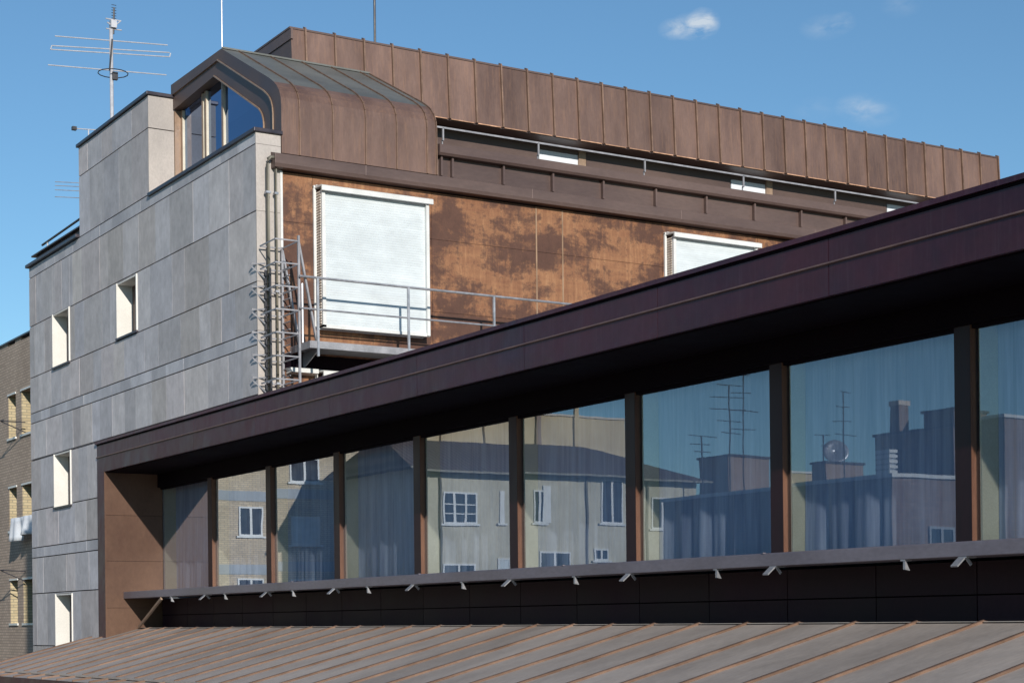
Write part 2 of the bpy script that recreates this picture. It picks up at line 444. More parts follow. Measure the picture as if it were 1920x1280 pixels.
for i in range(len(rows)-1):
    z0, z1 = rows[i], rows[i+1]
    for (ya, yb) in yspans((z0+z1)/2):
        for c in cells(ya, yb, z0, z1):
            core.box(X1+.035, X1+.30, *c)
        y = ya; base = random.random()
        edges = [ya]
        while y < yb-.75:
            y += random.choice((.5, .62, .75, .9, 1.15)); edges.append(y)
        edges.append(yb)
        if 0 < len(edges)-1 and edges[-1]-edges[-2] < .25: edges.pop(-2)
        for a, b in zip(edges, edges[1:]):
            if a >= 34.50-.01 or b <= 34.5 or True:
                pass
            tn = rnd(.1, .9)
            blue = (z1-z0) < .26
            if blue and a == ya: bands.append(MB())
            for (p, q, r, s) in cells(a, b, z0, z1):
                gy = .0022; gz = .011
                dx = rnd(-.0018, .0018)
                (bands[-1] if blue else sm).box(X1+dx, X1+.032, p+gy, q-gy, r+gz, s-gz, 0, tn)
core.build('wall_core', 'stone_gap', bld)
sm.build('stone_cladding', 'stone', bld)
for bm_ in bands: bm_.build('stone_band', 'stone_band', bld)
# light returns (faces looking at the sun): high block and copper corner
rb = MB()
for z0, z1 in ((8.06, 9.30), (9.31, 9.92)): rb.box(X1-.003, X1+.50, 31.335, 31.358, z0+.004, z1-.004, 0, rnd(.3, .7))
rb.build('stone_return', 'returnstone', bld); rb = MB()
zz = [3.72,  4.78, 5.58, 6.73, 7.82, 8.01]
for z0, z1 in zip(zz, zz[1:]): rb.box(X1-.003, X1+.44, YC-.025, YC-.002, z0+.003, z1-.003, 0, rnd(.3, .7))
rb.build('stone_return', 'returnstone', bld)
# solid bodies
body = MB()
body.box(X1+.30, 30, YC+.02, 39.14, 3.56, 7.40)
body.box(X1+.30, 30, YL+.01, 39.14, GZ, 3.555)
body.box(17.5, 30, YC+.02, YL, GZ, 3.555)
body.box(X1+.30, X1+.52, 31.36, 35.50, 7.4, 9.90)
body.box(X1+.30, X1+.36, YC+.02, 31.36, 7.4, 7.99)
body.build('building_body', 'gutter', bld)
# copings
cp = MB()
cp.box(X1-.045, X1+.56, 31.29, 35.56, 9.92, 9.985)
cp.box(X1-.045, X1+.46, YC-.07, 31.33, 8.01, 8.075)
cp.box(X1-.07, X1+.4, 35.54, 39.22, 8.065, 8.135)
cp.box(X1+.10, X1+.9, 35.56, 38.90, 8.135, 8.29)
cp.box(X1+.02, X1+.95, 35.54, 39.05, 8.29, 8.325)
cp.build('parapet_coping', 'coping', bld, bevel=.008)

for (a, b, c, d) in wins:
    w = MB(); t = .05
    # white lining box, standing slightly proud of the stone
    w.box(X1-.025, X1+.62, b-t*.6, b+.004, c, d, 0)           # far jamb (faces the sun)
    w.box(X1-.025, X1+.62, a-.004, a+t*.6, c, d, 0)
    w.box(X1-.004, X1+.62, a+.03, b-.03, d-.03, d, 0)
    f = w.build('window', 'plasterwhite', bld)
    MB().box(X1-.04, X1+.62, a-.02, b+.02, c-.035, c+.004).build('sill', 'coping', f)
    MB().box(X1+.56, X1+.60, a+.03, b-.03, c+.004, d-.03).build('pane', 'roomglass', f)

# dormer ---------------------------------------------------------------
XF, XE = 11.85, 14.77
O_ = [(26.32, 7.72), (26.32, 8.50), (26.34, 8.64), (26.40, 8.77), (26.50, 8.88), (26.62, 8.97), (26.80, 9.08), (28.85, 10.15), (31.34, 10.17)]
I_ = [(27.10, 7.72), (27.10, 8.38), (27.11, 8.44), (27.13, 8.50), (27.16, 8.56), (27.21, 8.62), (27.30, 8.70), (29.28, 9.79), (31.34, 9.70)]
def lerp2(a, b, t): return (a[0]+(b[0]-a[0])*t, a[1]+(b[1]-a[1])*t)
dr = MB()
nI = len(O_)
for i in range(nI-1):
    p, q = O_[i], O_[i+1]
    sl_ = 1 if (q[0]-p[0]) > .17 else 0
    dr.face([(XF, *p), (XF, *q), (XE, *q), (XE, *p)], sl_)
    # front band in two steps with rim mouldings
    for (t0, t1, xx) in ((0, .42, XF), (.42, 1, XF+.035)):
        a, b, c, d = lerp2(p, I_[i], t0), lerp2(p, I_[i], t1), lerp2(q, I_[i+1], t1), lerp2(q, I_[i+1], t0)
        dr.face([(xx, *a), (xx, *b), (xx, *c), (xx, *d)], 2, .3)
    a, d = lerp2(p, I_[i], .42), lerp2(q, I_[i+1], .42)
    dr.face([(XF, *a), (XF+.035, *a), (XF+.035, *d), (XF, *d)], 3)
    dr.face([(XF+.035, *I_[i]), (XF+.24, *I_[i]), (XF+.24, *I_[i+1]), (XF+.035, *I_[i+1])], 2, .3)
    if i < nI-2:
        e0, e1 = lerp2(p, I_[i], .42), lerp2(q, I_[i+1], .42)
        dr.bar((XF-.006, *e0), (XF-.006, *e1), .022, .022, 3)
        e0, e1 = lerp2(p, I_[i], 1.0), lerp2(q, I_[i+1], 1.0)
        dr.bar((XF+.025, *e0), (XF+.025, *e1), .022, .022, 3)
# end wall of the dormer
for (p, q) in zip(O_, O_[1:]): dr.face([(XE, p[0], 7.72), (XE, q[0], 7.72), (XE, *q), (XE, *p)], 0, .4)
dr.box(XE-.02, XE-.01, 26.33, 26.5, 7.72, 8.6, 2)
# standing seams following the profile
for x in (12.17, 12.78, 13.39, 13.98, 14.57, 14.755):
    for i in range(nI-2):
        p, q = Vector((0, *O_[i])), Vector((0, *O_[i+1]))
        nrm = Vector((0, -(q-p).z, (q-p).y)).normalized()*.024
        a0, b0 = Vector((x-.009, p.y, p.z)), Vector((x-.009, q.y, q.z))
        mi = 4
        a1, b1 = a0+nrm, b0+nrm
        sx = Vector((.018, 0, 0))
        dr.face([a0, b0, b1, a1], mi); dr.face([a1, b1, b1+sx, a1+sx], mi); dr.face([a1+sx, b1+sx, b0+sx, a0+sx], mi)
dr.bar((XF+.02, 28.85, 10.165), (XE, 28.85, 10.165), .06, .03, 1)
dr.build('dormer', ['brown', 'slope', 'gutter', 'tanframe', 'roofrib'], bld)
# dormer window
XW = XF+.22
dw = MB().box(XW+.021, XW+.04, 27.05, 31.36, 7.80, 7.86, 0)
def zin(y):   # inner profile height at y
    for (p, q) in zip(I_, I_[1:]):
        if p[0] < q[0] and p[0] <= y <= q[0]: return p[1]+(q[1]-p[1])*(y-p[0])/(q[0]-p[0])
    return 9.7
dwo = dw.build('window', ['tanframe', 'cream'], bld); lab(dwo, 'dormer window with bronze posts under the folded copper roof')
for (y0, w_) in ((31.22, .07), (30.18, .06), (30.03, .06), (29.22, .07)):
    dw = MB()
    dw.box(XW-.05, XW+.02, y0, y0+w_, 7.8, zin(y0)-.01, 0)
    dw.box(XW-.045, XW-.0, y0-.012, y0-.001, 7.8, zin(y0)-.02, 1)
    dw.build('window_post', ['tanframe', 'cream'], dwo)
MB().box(X1+.505, XW+.05, 31.30, 31.37, 7.8, 9.69).build('window_jamb', 'tanframe', dwo)
dg = MB(); dg.face([(XW, 27.1, 7.8), (XW, 31.34, 7.8), (XW, 31.34, 9.70), (XW, 29.28, 9.79), (XW, 27.30, 8.70), (XW, 27.1, 8.38)])
dg.build('pane', 'glass_dark', dwo)
MB().prism([(26.5, 7.5), (31.4, 7.5), (31.4, 9.65), (29.2, 9.65), (27.1, 8.5), (26.5, 8.3)], 'x', XW+1.0, XW+1.03).box(XW+.03, XW+1.0, 31.36, 31.4, 7.5, 9.65).box(XW+.03, XW+1.6, 26.95, 31.35, 7.72, 7.79).build('inner_wall', 'dark', dwo)

# copper facade --------------------------------------------------------
pm = MB()
xe = [11.86, 12.41, 14.66, 16.80, 17.36, 19.60, 21.90, 24.0, 24.56, 26.9, 29.9]
ze = [3.56, 3.9, 5.36, 6.61, 7.42]
for i in range(len(xe)-1):
    for j in range(len(ze)-1):
        narrow = xe[i+1]-xe[i] < .6
        pm.box(xe[i]+.003, xe[i+1]-.003, YC-.012+rnd(0, .003), YC+.018, ze[j]+.003, ze[j+1]-.003, 0, rnd(.2, .8) if not narrow else .75)
for x in (16.80, 17.36, 24.0, 24.56):
    pm.box(x-.014, x+.014, YC-.018, YC-.013, 3.6, 7.41, 1, .5)
pm.build('copper_facade', ['patina', 'tanstrip'], bld)
MB().box(11.815, 11.855, YC-.05, YC-.004, 3.6, 7.42).build('corner_trim', 'white', bld)

gt = MB()
gt.prism([(YC-.19, 7.44), (YC-.21, 7.50), (YC-.21, 7.66), (YC+.06, 7.74), (YC+.06, 7.44)], 'x', 11.66, 30)
for x in (13.3, 16.6, 19.9, 23.2, 26.5): gt.box(x, x+.02, YC-.215, YC-.205, 7.49, 7.665, 0, .8)
gt.build('eaves_gutter', 'gutter', bld, bevel=.01)
# apron between gutter and terrace: recessed upstand with ribs, then the projecting cap band
ap = MB()
ap.box(14.8, 30, YC+.03, YC+.10, 7.72, 8.14, 0, .35)
for x in [14.84, 15.06]+[16.06+.01+1.19*k*.0 for k in ()]+[16.10, 17.14, 18.24, 19.43, 20.62, 21.80, 22.98, 24.15, 25.3, 26.5, 27.7]:
    ap.box(x, x+.035, YC-.05, YC+.03, 7.72, 8.13, 0, .65)
ap.prism([(YC+.10, 8.06), (YC-.10, 8.06), (YC-.13, 8.10), (YC-.13, 8.24), (YC+.10, 8.29)], 'x', 14.78, 30, 0, .6)
ap.box(14.78, 30, YC+.10, YC+.7, 7.7, 8.25, 0, .4)
ap.build('terrace_parapet', 'gutter', bld)
rl = MB()
ry = YC+.12
rl.bar((14.80, ry, 8.605), (30, ry, 8.605), .028, .03)
for x in (14.98, 16.95, 19.31, 21.67, 24.03, 26.4, 28.7): rl.bar((x, ry, 8.38), (x, ry, 8.60), .028, .028)
for x in (14.98, 16.95, 19.31, 21.67, 24.03, 26.4, 28.7): rl.bar((x, ry+.03, 8.26), (x, ry+.03, 8.40), .02, .02)
rl.build('terrace_handrail', 'dullsteel', bld)

# penthouse ------------------------------------------------------------
YP = 28.95; PX0, PX1 = 13.27, 31.42
ph = MB(); tb = .07   # the skirt leans back slightly
pitch = .5905
xs = [13.545+.5955*k for k in range(0, 30)]
edges = [PX0]+[x for x in xs if x < PX1-.15]+[PX1]
for a, b in zip(edges, edges[1:]):
    tn = rnd(.25, .75)
    ph.face([(a, YP, 9.60), (b, YP, 9.60), (b, YP+tb, 10.79), (a, YP+tb, 10.79)], 0, tn)
    ph.box(a+.04, b-.05, YP-.012, YP-.001, 9.585, 9.603, 1, rnd(.2, 1))
for x in edges[1:]:
    ph.prism([(YP-.002, 9.59), (YP-.045, 9.60), (YP+tb-.05, 10.84), (YP+tb+.04, 10.88), (YP+tb+.05, 10.78), (YP+tb, 10.78)], 'x', x-.014, x+.014, 2, rnd(.35, .8))
ph.prism([(YP+.02, 9.575), (YP+.02, 9.60), (YP+.9, 9.62), (YP+.9, 9.575)], 'x', PX0, PX1, 3)
ph.face([(PX0, YP, 9.60), (PX0, YP+tb, 10.79), (PX0, 34.0, 10.79), (PX0, 34.0, 9.6)], 3, .2)
ph.face([(PX1, YP, 9.60), (PX1, YP+tb, 10.79), (PX1, 34.0, 10.79), (PX1, 34.0, 9.6)], 0, .2)
ph.box(PX0-.03, PX1+.03, YP+tb-.015, 34.0, 10.79, 10.825, 3)
ph.box(PX0-.02, PX0+.02, YP+.02, 34.0, 10.60, 10.79, 3, .9)
ph.build('penthouse_skirt', ['brown', 'lip', 'roofrib', 'gutter'], bld)
cw = MB()
cwin = [(14.1, 15.05), (18.89, 19.84), (23.80, 24.76), (28.35, 29.3)]
px = 13.4
YW = 29.5
for a, b in cwin+[(31.0, 31.0)]:
    cw.box(px, a-.02, YW, YW+.1, 7.8, 9.60, 0, .3)
    px = b+.2
cw.box(13.4, 31, YW+.3, YW+.35, 7.8, 9.6, 0)
cwo = cw.build('terrace_wall', 'gutter', bld)
for a, b in cwin:
    f = MB().box(a-.02, b+.18, YW+.005, YW+.1, 9.475, 9.6, 2).box(b+.012, b+.18, YW-.02, YW+.1, 7.8, 9.6, 0).build('window', ['tanframe', 'white', 'gutter'], bld)
    MB().box(a+.03, b+.01, YW+.03, YW+.06, 7.8, 9.47).build('shutter', 'cloth', f)
MB().box(13.0, 31, YC+.7, 34, 7.6, 7.75).build('terrace_floor', 'gutter', bld)

# shuttered windows in the copper wall ---------------------------------
def shutter_window(x0, ztop, w0=2.07):
    p = .24
    w = MB()
    x1 = x0+w0; zb = ztop-2.38 if ztop > 5 else 3.57
    # frame flat on the wall
    w.box(x0, x0+.045, YC-.05, YC-.014, zb, ztop-.02)
    w.box(x0, x1+.02, YC-.06, YC-.014, ztop-.04, ztop)
    w.box(x1-.03, x1+.02, YC-.05, YC-.014, zb, ztop-.1)
    w.box(x0, x1+.02, YC-.05, YC-.014, zb, zb+.04)
    f = w.build('shuttered_window', 'white', bld)
    # side louvre panel: fine fins between wall frame and front guide
    s = MB()
    s.box(x0+.06, x0+.07, YC-p+.04, YC-.014, zb+.05, ztop-.12, 1, .3)
    z = zb+.08
    while z < ztop-.14:
        s.box(x0+.045, x0+.06, YC-p+.045, YC-.02, z, z+.022, 1, .85); z += .045
    s.build('side_louvre', ['white', 'louvre'], f)
    gd = MB()
    gd.box(x0+.055, x0+.115, YC-p-.012, YC-p+.045, zb+.01, ztop-.10)
    gd.box(x1-.065, x1-.01, YC-p-.035, YC-.014, zb+.01, ztop-.10)
    gd.box(x0+.055, x1-.01, YC-p-.012, YC-p+.045, zb, zb+.05)
    gd.build('guide_rail', 'white', f)
    hb = MB()
    hb.prism([(YC-.014, ztop), (YC-.10, ztop), (YC-.12, ztop-.02), (YC-.30, ztop-.035), (YC-.33, ztop-.05), (YC-.33, ztop-.13), (YC-.30, ztop-.135), (YC-.30, ztop-.06), (YC-.014, ztop-.05)], 'x', x0+.02, x1+.045)
    hb.build('shutter_box', 'white', f)
    sl_ = MB(); z = zb+.05
    i = 0
    while z < ztop-.08:
        h = .042
        y = YC-p+.03
        sl_.prism([(y, z), (y-.0015, z+h*.35), (y-.0015, z+h*.8), (y, z+h*.97), (y+.012, z+h*.97), (y+.012, z)], 'x', x0+.11, x1-.06, 0, rnd(.3, .7)); z += h; i += 1
    sl_.build('slat_curtain', 'shutter', f)
    return f
shutter_window(12.41, 7.255)
shutter_window(19.63, 7.255)
shutter_window(12.41, 4.20)
MB().prism([(YC-.014, 4.20), (YC-.20, 4.19), (YC-.20, 4.12), (YC-.014, 4.10)], 'x', 11.90, 12.40).build('sun_blind_cap', 'white', bld)
shutter_window(19.63, 4.235)

# downpipes at the corner
def pipe(x, y, r, name, label):
    t = thing(name, (x, y, 3.56), label, 'drainpipe')
    m = MB()
    m.tube([(11.72+(x-11.55)*.3, YC-.16, 7.60-(x-11.55)*.5), (x+.06, y, 7.60-(x-11.55)*.5), (x+.015, y, 7.57-(x-11.55)*.5), (x, y, 7.48-(x-11.55)*.5), (x, y, 3.56)], r, 12)
    m.build('pipe', 'pipe', t, smooth=True)
    for z in (7.0, 5.4, 3.9): MB().box(x-r-.012, x+r+.012, y-r-.012, y+r+.02, z, z+.035).box(x-.012, x+.012, y+r, YC-.02, z, z+.035).build('pipe_clamp', 'steel', t)
pipe(11.555, YC-.13, .030, 'drainpipe', 'outer downpipe bending out of the copper gutter at the stone corner, further left of two')
pipe(11.70, YC-.13, .020, 'drainpipe', 'thinner downpipe beside the white corner trim, nearer the copper wall')

# ------------------------------------------------------------------ metal walkway
MB().box(11.86, 14.9, YC-.024, YC-.0125, 4.20, 4.44).build('painted_shade_sheet', 'soffit', bld)  # dark sheet added to deepen the walkway's shade on the wall
wk = thing('metal_walkway', (12.1, YC-.4, 4.5), 'galvanised steel walkway with railing in front of the large white shutter on the copper wall', 'walkway')
yo = YC-.80
MB().box(11.98, 21.5, yo, YC-.03, 4.47, 4.50).box(11.98, 21.5, yo-.012, yo+.004, 4.43, 4.545).box(11.965, 11.98, yo, YC-.03, 4.43, 4.545).build('platform', 'dullsteel', wk)
for x in (12.2, 13.75, 15.41, 17.06, 18.7):
    MB().prism([(YC-.03, 4.46), (yo+.1, 4.46), (YC-.03, 4.2)], 'x', x-.01, x+.01).build('bracket', 'steel', wk)
for x in (12.10, 13.755, 15.411, 17.067, 18.72, 20.38):
    MB().bar((x, yo-.02, 4.30 if x < 12.2 else 4.44), (x, yo-.02, 5.547), .036, .036).build('railing_post', 'steel', wk)
MB().tube([(11.78, yo-.02, 5.56), (21.5, yo-.02, 5.547)], .021, 8).build('top_rail', 'steel', wk)
MB().tube([(11.78, yo-.02, 5.05), (21.5, yo-.02, 5.05)], .016, 8).build('middle_rail', 'steel', wk)
MB().tube([(11.84, yo, 5.45), (11.84, yo, 4.5)], .02, 8).build('railing_post', 'steel', wk)

# ------------------------------------------------------------------ caged ladder
ld = thing('caged_ladder', (11.6, YC-.4, 3.56), 'grey steel access ladder with square safety hoops climbing the corner between stone and copper', 'ladder')
yn, yf = YC-.76, YC-.12
xa, xb = 11.40, 11.80
zt = 6.13
for (x, y, zt_) in ((xb, yn, 6.22), (xb, yf, 6.15)):
    MB().bar((x, y, 3.56), (x, y, zt_), .035, .035).build('stile', 'dullsteel', ld)
for y in (yf, yf-.20):
    MB().bar((11.50, y, 3.56), (11.50, y, 5.75), .022, .03).build('ladder_rail', 'blackpole', ld)
z = 3.65
while z < 5.7: MB().tube([(11.50, yf, z), (11.50, yf-.20, z)], .010, 6).build('rung', 'blackpole', ld); z += .125
z = 3.65
while z < 5.9: MB().tube([(xb, yf, z), (xb, yf-.28, z)], .010, 6).build('rung', 'dullsteel', ld); z += .125
z = 3.904; k = 0
while z <= 6.2:
    h = MB()
    q = [(xa, yn), (xb, yn), (xb, yf), (xa+.01, yf), (xa, yn)]
    if k % 1 == 0:
        for (p0, p1) in zip(q, q[1:]): h.bar((*p0, z), (*p1, z), .010, .022)
    h.build('safety_hoop', 'dullsteel', ld)
    if z < 5.9:
        b = MB(); b.bar((xa-.07, YC+.06, z+.10), (xa+.1, yf, z+.10), .014, .022); b.bar((xa-.06, YC+.05, z+.06), (xa+.10, yf, z-.14), .012, .022); b.bar((xa-.07, YC+.06, z+.11), (xa+.01, YC+.06, z+.11), .03, .03)
        b.build('wall_bracket', 'dullsteel', ld)
    z += .371; k += 1
for y in (yn, yf):
    MB().bar((xb, y, 6.12), (12.11, y, 4.5), .03, .045).build('brace', 'dullsteel', ld)

# ------------------------------------------------------------------ glazed wing
wg = thing('glazed_wing', (14, 20, GZ), 'low dark copper wing with a long ribbon of tall windows under a deep purple-brown fascia', 'building')
YR, YL, YN = 34.06, 34.50, 4.0
ZS = 3.09
XG = 12.60
# fascia pieces (each bay its own sheet) with moulding between
fa = MB()
yj = [YL]; y = 31.95
while y > YN: yj.append(y); y -= 2.757
yj.append(YN)
for a, b in zip(yj, yj[1:]):
    fa.box(X1-.012, X1+.05, b+.004, a-.004, 3.415, 3.635, 0, rnd(.3, .7))
    fa.box(X1-.012, X1+.05, b+.004, a-.004, ZS, 3.385, 0, rnd(.3, .7))
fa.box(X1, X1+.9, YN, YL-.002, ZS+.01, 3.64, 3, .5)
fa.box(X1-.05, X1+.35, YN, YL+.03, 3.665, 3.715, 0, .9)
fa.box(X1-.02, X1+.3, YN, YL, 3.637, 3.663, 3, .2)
fa.build('fascia', ['fascia', 'fascia', 'fascia_edge', 'soffit'], wg)
mo = MB(); mo.prism([(X1-.013, 3.385), (X1-.036, 3.393), (X1-.036, 3.407), (X1-.013, 3.415)], 'y', YN, YL)
mo.build('fascia_moulding', 'fascia_edge', wg)
MB().box(X1-.012, X1+.02, YR+.003, YL, -1.6, ZS-.002).box(X1+.022, X1+.9, YR+.035, YL-.01, -1.6, ZS-.003).build('side_jamb', 'fascia', wg)
# side reveal, three sheets with joints
rv = MB()
zj = [-1.2, .36, 1.30, 2.22, 3.088]
for a, b in zip(zj, zj[1:]): rv.box(X1+.02, XG+.0, YR, YR+.03, a+.003, b-.003, 0, rnd(.4, .6))
rv.box(X1-.014, X1+.02, YR-.004, YR+.002, -1.2, 3.088, 0, .9)
rv.build('side_reveal', 'reveal', wg)
# soffit and lintel
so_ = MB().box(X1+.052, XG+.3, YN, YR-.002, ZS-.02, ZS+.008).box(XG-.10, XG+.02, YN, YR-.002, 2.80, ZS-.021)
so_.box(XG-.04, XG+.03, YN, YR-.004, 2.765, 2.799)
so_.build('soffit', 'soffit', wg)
MB().box(X1+.3, 24, YN, YC-.9, 3.12, 3.60).box(11.9, 24, YC-.9, YC-.03, 3.12, 3.55).box(X1+.31, 11.9, YC-.9, YL-.1, 3.2, 3.55).build('flat_roof', 'gutter', wg)
# parapet wall beneath the windows, sheeted
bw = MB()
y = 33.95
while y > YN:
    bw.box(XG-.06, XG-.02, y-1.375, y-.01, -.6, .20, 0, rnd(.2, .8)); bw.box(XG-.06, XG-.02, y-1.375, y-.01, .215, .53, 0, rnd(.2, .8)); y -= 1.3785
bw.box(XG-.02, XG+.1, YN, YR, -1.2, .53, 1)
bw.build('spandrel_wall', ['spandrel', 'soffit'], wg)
# ledge
le = MB()
le.prism([(11.76, .545), (11.76, .675), (11.775, .682), (XG, .73), (XG, .60), (12.2, .60), (12.2, .545)], 'y', YN, YR-.004)
for yy in (14.1, 17.9, 21.6, 25.9, 29.7): le.box(11.752, 11.79, yy, yy+.03, .676, .69, 0, .8)
le.build('ledge', 'ledge', wg, bevel=.006)
# arms under the ledge, one per mullion, and small gusset plates between them
for px_ in (382, 497, 624, 772, 953, 1176, 1447, 1802):
    yy = ray_on(px_, 1100, 0, 11.76)[1]
    a = MB(); a.bar((11.775, yy, .535), (11.675, yy, .455), .085, .014); a.bar((11.80, yy-.03, .535), (11.86, yy-.03, .47), .010, .03); a.box(11.765, 11.90, yy-.06, yy+.04, .532, .545)
    a.build('ledge_arm', 'steel', wg)
for px_ in (318, 418, 545, 685, 862, 1072, 1337, 1688):
    yy = ray_on(px_, 1100, 0, 11.76)[1]
    MB().prism([(11.77, .545), (11.83, .44), (11.77, .45)], 'y', yy-.06, yy-.03).box(11.765, 11.85, yy-.06, yy+.0, .53, .545).build('gusset', 'steel', wg)
# the long prop standing on the roof at the far end
P0 = ray_on(303, 1121, 0, 11.78); P1 = ray_on(266, 1172, 0, 11.98)
MB().bar(P0, (12.02, 33.9, -.03), .04, .05).build('ledge_prop', 'tanframe', wg)
# glazing bays
yrs = [31.25-2.757*k for k in range(0, 10)]
def curtain(ya, yb):
    m = MB(); n = int((ya-yb)/.035); rows_ = [(.70), (1.1), (1.6), (2.1), (2.95)]
    ph_ = rnd(0, 6); fr = rnd(14, 18)
    pts = []
    for i in range(n+1):
        y = yb+(ya-yb)*i/n
        u = y+.10*math.sin(1.7*y+ph_)+.05*math.sin(4.3*y)
        w_ = -.075*abs(math.sin(fr*u*.5))**.7+.03*math.sin(6.1*u+ph_)+.012*math.sin(31*u)+.03
        pts.append((y, w_))
    for zi in range(len(rows_)-1):
        for i in range(n):
            z0, z1 = rows_[zi], rows_[zi+1]
            k0, k1 = 1-.12*zi, 1-.12*(zi+1)
            m.face([(XC+pts[i][1]*k0, pts[i][0], z0), (XC+pts[i+1][1]*k0, pts[i+1][0], z0), (XC+pts[i+1][1]*k1, pts[i+1][0], z1), (XC+pts[i][1]*k1, pts[i][0], z1)])
    return m
XC = XG+.27
ordn = ['first', 'second', 'third', 'fourth', 'fifth', 'sixth', 'seventh', 'eighth', 'ninth', 'tenth', 'eleventh']
ya = YR
TILT = [0, .0012, -.0030, -.0022, .0006, -.0008, .0007, .0, .001, 0, 0]
for i, yr in enumerate(yrs+[4.05]):
    yb = yr+.205 if i < len(yrs) else 4.05
    # pane from ya to yb
    g_ = MB(); tz = TILT[i]; ty = rnd(-.002, .002)
    if i == 0: tz = ty = 0
    g_.face([(XG+.004-tz+ty, ya+.001, .70), (XG+.004-tz-ty, yb-.001, .70), (XG+.004+tz-ty, yb-.001, 2.80), (XG+.004+tz+ty, ya+.001, 2.80)])
    g_.build('window_pane', 'glass', wg)
    # inner side panel seen through the glass at the far edge of each bay
    MB().box(XG+.03, XG+.30, ya-.055, ya-.03, .70, 2.9).build('inner_jamb', 'innerwhite', wg)
    c = curtain(ya-.06, yb+.04).build('curtain', 'curtain', smooth=True)
    tag(c, 'pale pleated sheer curtain hanging behind the %s window from the left in the glazed wing' % ordn[i] if yb > 9 else 'pale pleated sheer curtain in the nearest bays of the glazed wing', 'curtain', 'curtains behind the ribbon window')
    if i < len(yrs):
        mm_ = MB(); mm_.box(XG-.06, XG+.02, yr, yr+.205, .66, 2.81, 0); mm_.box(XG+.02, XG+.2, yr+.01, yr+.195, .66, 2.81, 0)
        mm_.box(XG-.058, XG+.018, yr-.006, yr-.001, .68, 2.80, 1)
        mm_.build('mullion', ['mullion', 'mullion_lit_side'], wg)
    ya = yr
# room behind the curtains
MB().box(XG+4.5, XG+4.6, YN, YR, -1, 3.1).box(XG+.12, XG+4.5, YN, YR, .40, .46).box(XG+.32, XG+4.5, YN, YR, 3.05, 3.1).box(XG+.02, XG+4.5, YR+.001, YR+.04, -1, 3.1).box(XG+.02, XG+4.6, YN-.1, YN, -1, 3.1).build('room_shell', 'greywall', wg)

# ------------------------------------------------------------------ seamed roof in the foreground
rf = thing('seamed_roof', (10.5, 20, GZ), 'low pitched grey-brown metal roof with copper ribs sloping down in front of the glazed wing', 'roof')
TP = math.tan(math.radians(14.2))
def zr(x): return -.055+(x-12.10)*TP
XE0 = 9.09
ys = [34.95]; y = 11.39
seams = [11.39+.848*k for k in range(-10, 28)]
seams = [s for s in seams if s < 34.9]
rm = MB()
ed = [2.9]+seams+[34.98]
for a, b in zip(ed, ed[1:]):
    tn = rnd(.3, .7)
    xt = 12.14 if b < 34.0 else 12.14
    n = 6
    for k in range(n):
        xA, xB = XE0+(xt-XE0)*k/n, XE0+(xt-XE0)*(k+1)/n
        rm.face([(xA, a, zr(xA)), (xB, a, zr(xB)), (xB, b, zr(xB)), (xA, b, zr(xA))], 0, tn)
    # lighter turned-up cap strip at the ridge
    rm.box(12.06, 12.15, a+.03, b-.03, zr(12.1)+.004, zr(12.1)+.012, 0, 1)
for s in seams+[34.96]:
    h = .021; w_ = .018
    rm.prism([(XE0-.02, zr(XE0-.02)-.002), (12.10, zr(12.10)-.002), (12.15, zr(12.1)+.012), (12.09, zr(12.09)+h), (XE0-.02, zr(XE0-.02)+h)], 'y', s-w_/2, s+w_/2, 1, rnd(.3, .7))
    rm.prism([(XE0-.02, zr(XE0-.02)+h), (12.09, zr(12.09)+h), (12.09, zr(12.09)+h+.008), (XE0-.02, zr(XE0-.02)+h+.008)], 'y', s-w_/2-.001, s+w_/2+.006, 2, rnd(.3, .7))
# break in the pitch and lower strip over the eaves
rm.box(XE0-.05, XE0+.012, 2.9, 34.98, zr(XE0)-.02, zr(XE0)+.012, 0, .95)
z2 = zr(XE0)-.03
rm.face([(XE0-.02, 2.9, z2), (XE0-.02, 34.98, z2), (XE0-.36, 34.98, z2-.05), (XE0-.36, 2.9, z2-.05)], 0, .4)
for s in seams: rm.prism([(XE0-.02, z2), (XE0-.02, z2+.03), (XE0-.36, z2-.02), (XE0-.36, z2-.05)], 'y', s+.3, s+.32, 1)
rm.build('roof_sheeting', ['roofgrey', 'roofrib', 'ribtop'], rf)
MB().box(XE0-.37, XE0-.30, 2.9, 34.98, z2-.5, z2-.055).build('eaves_board', 'fascia', rf)
MB().box(XE0-.29, 12.12, 3.0, 34.9, GZ, z2-.3).prism([(XE0, z2-.3), (12.12, z2-.3), (12.12, zr(12.12)-.03), (XE0, zr(XE0)-.05)], 'y', 3.0, 34.94).build('supporting_wall', 'gutter', rf)

# ------------------------------------------------------------------ roof rail over the low end of the stone block
rr = thing('roof_handrail', (X1+.5, 37, 8.4), 'dark slanting handrail on the low left parapet of the stone building', 'handrail')
MB().tube([(X1+.25, 38.95, 8.575), (X1+.25, 35.52, 8.63)], .025, 8).build('rail', 'blackpole', rr)
for y in (38.55, 35.62): MB().tube([(X1+.25, y, 8.32), (X1+.25, y, 8.58)], .018, 6).build('post', 'antenna', rr)

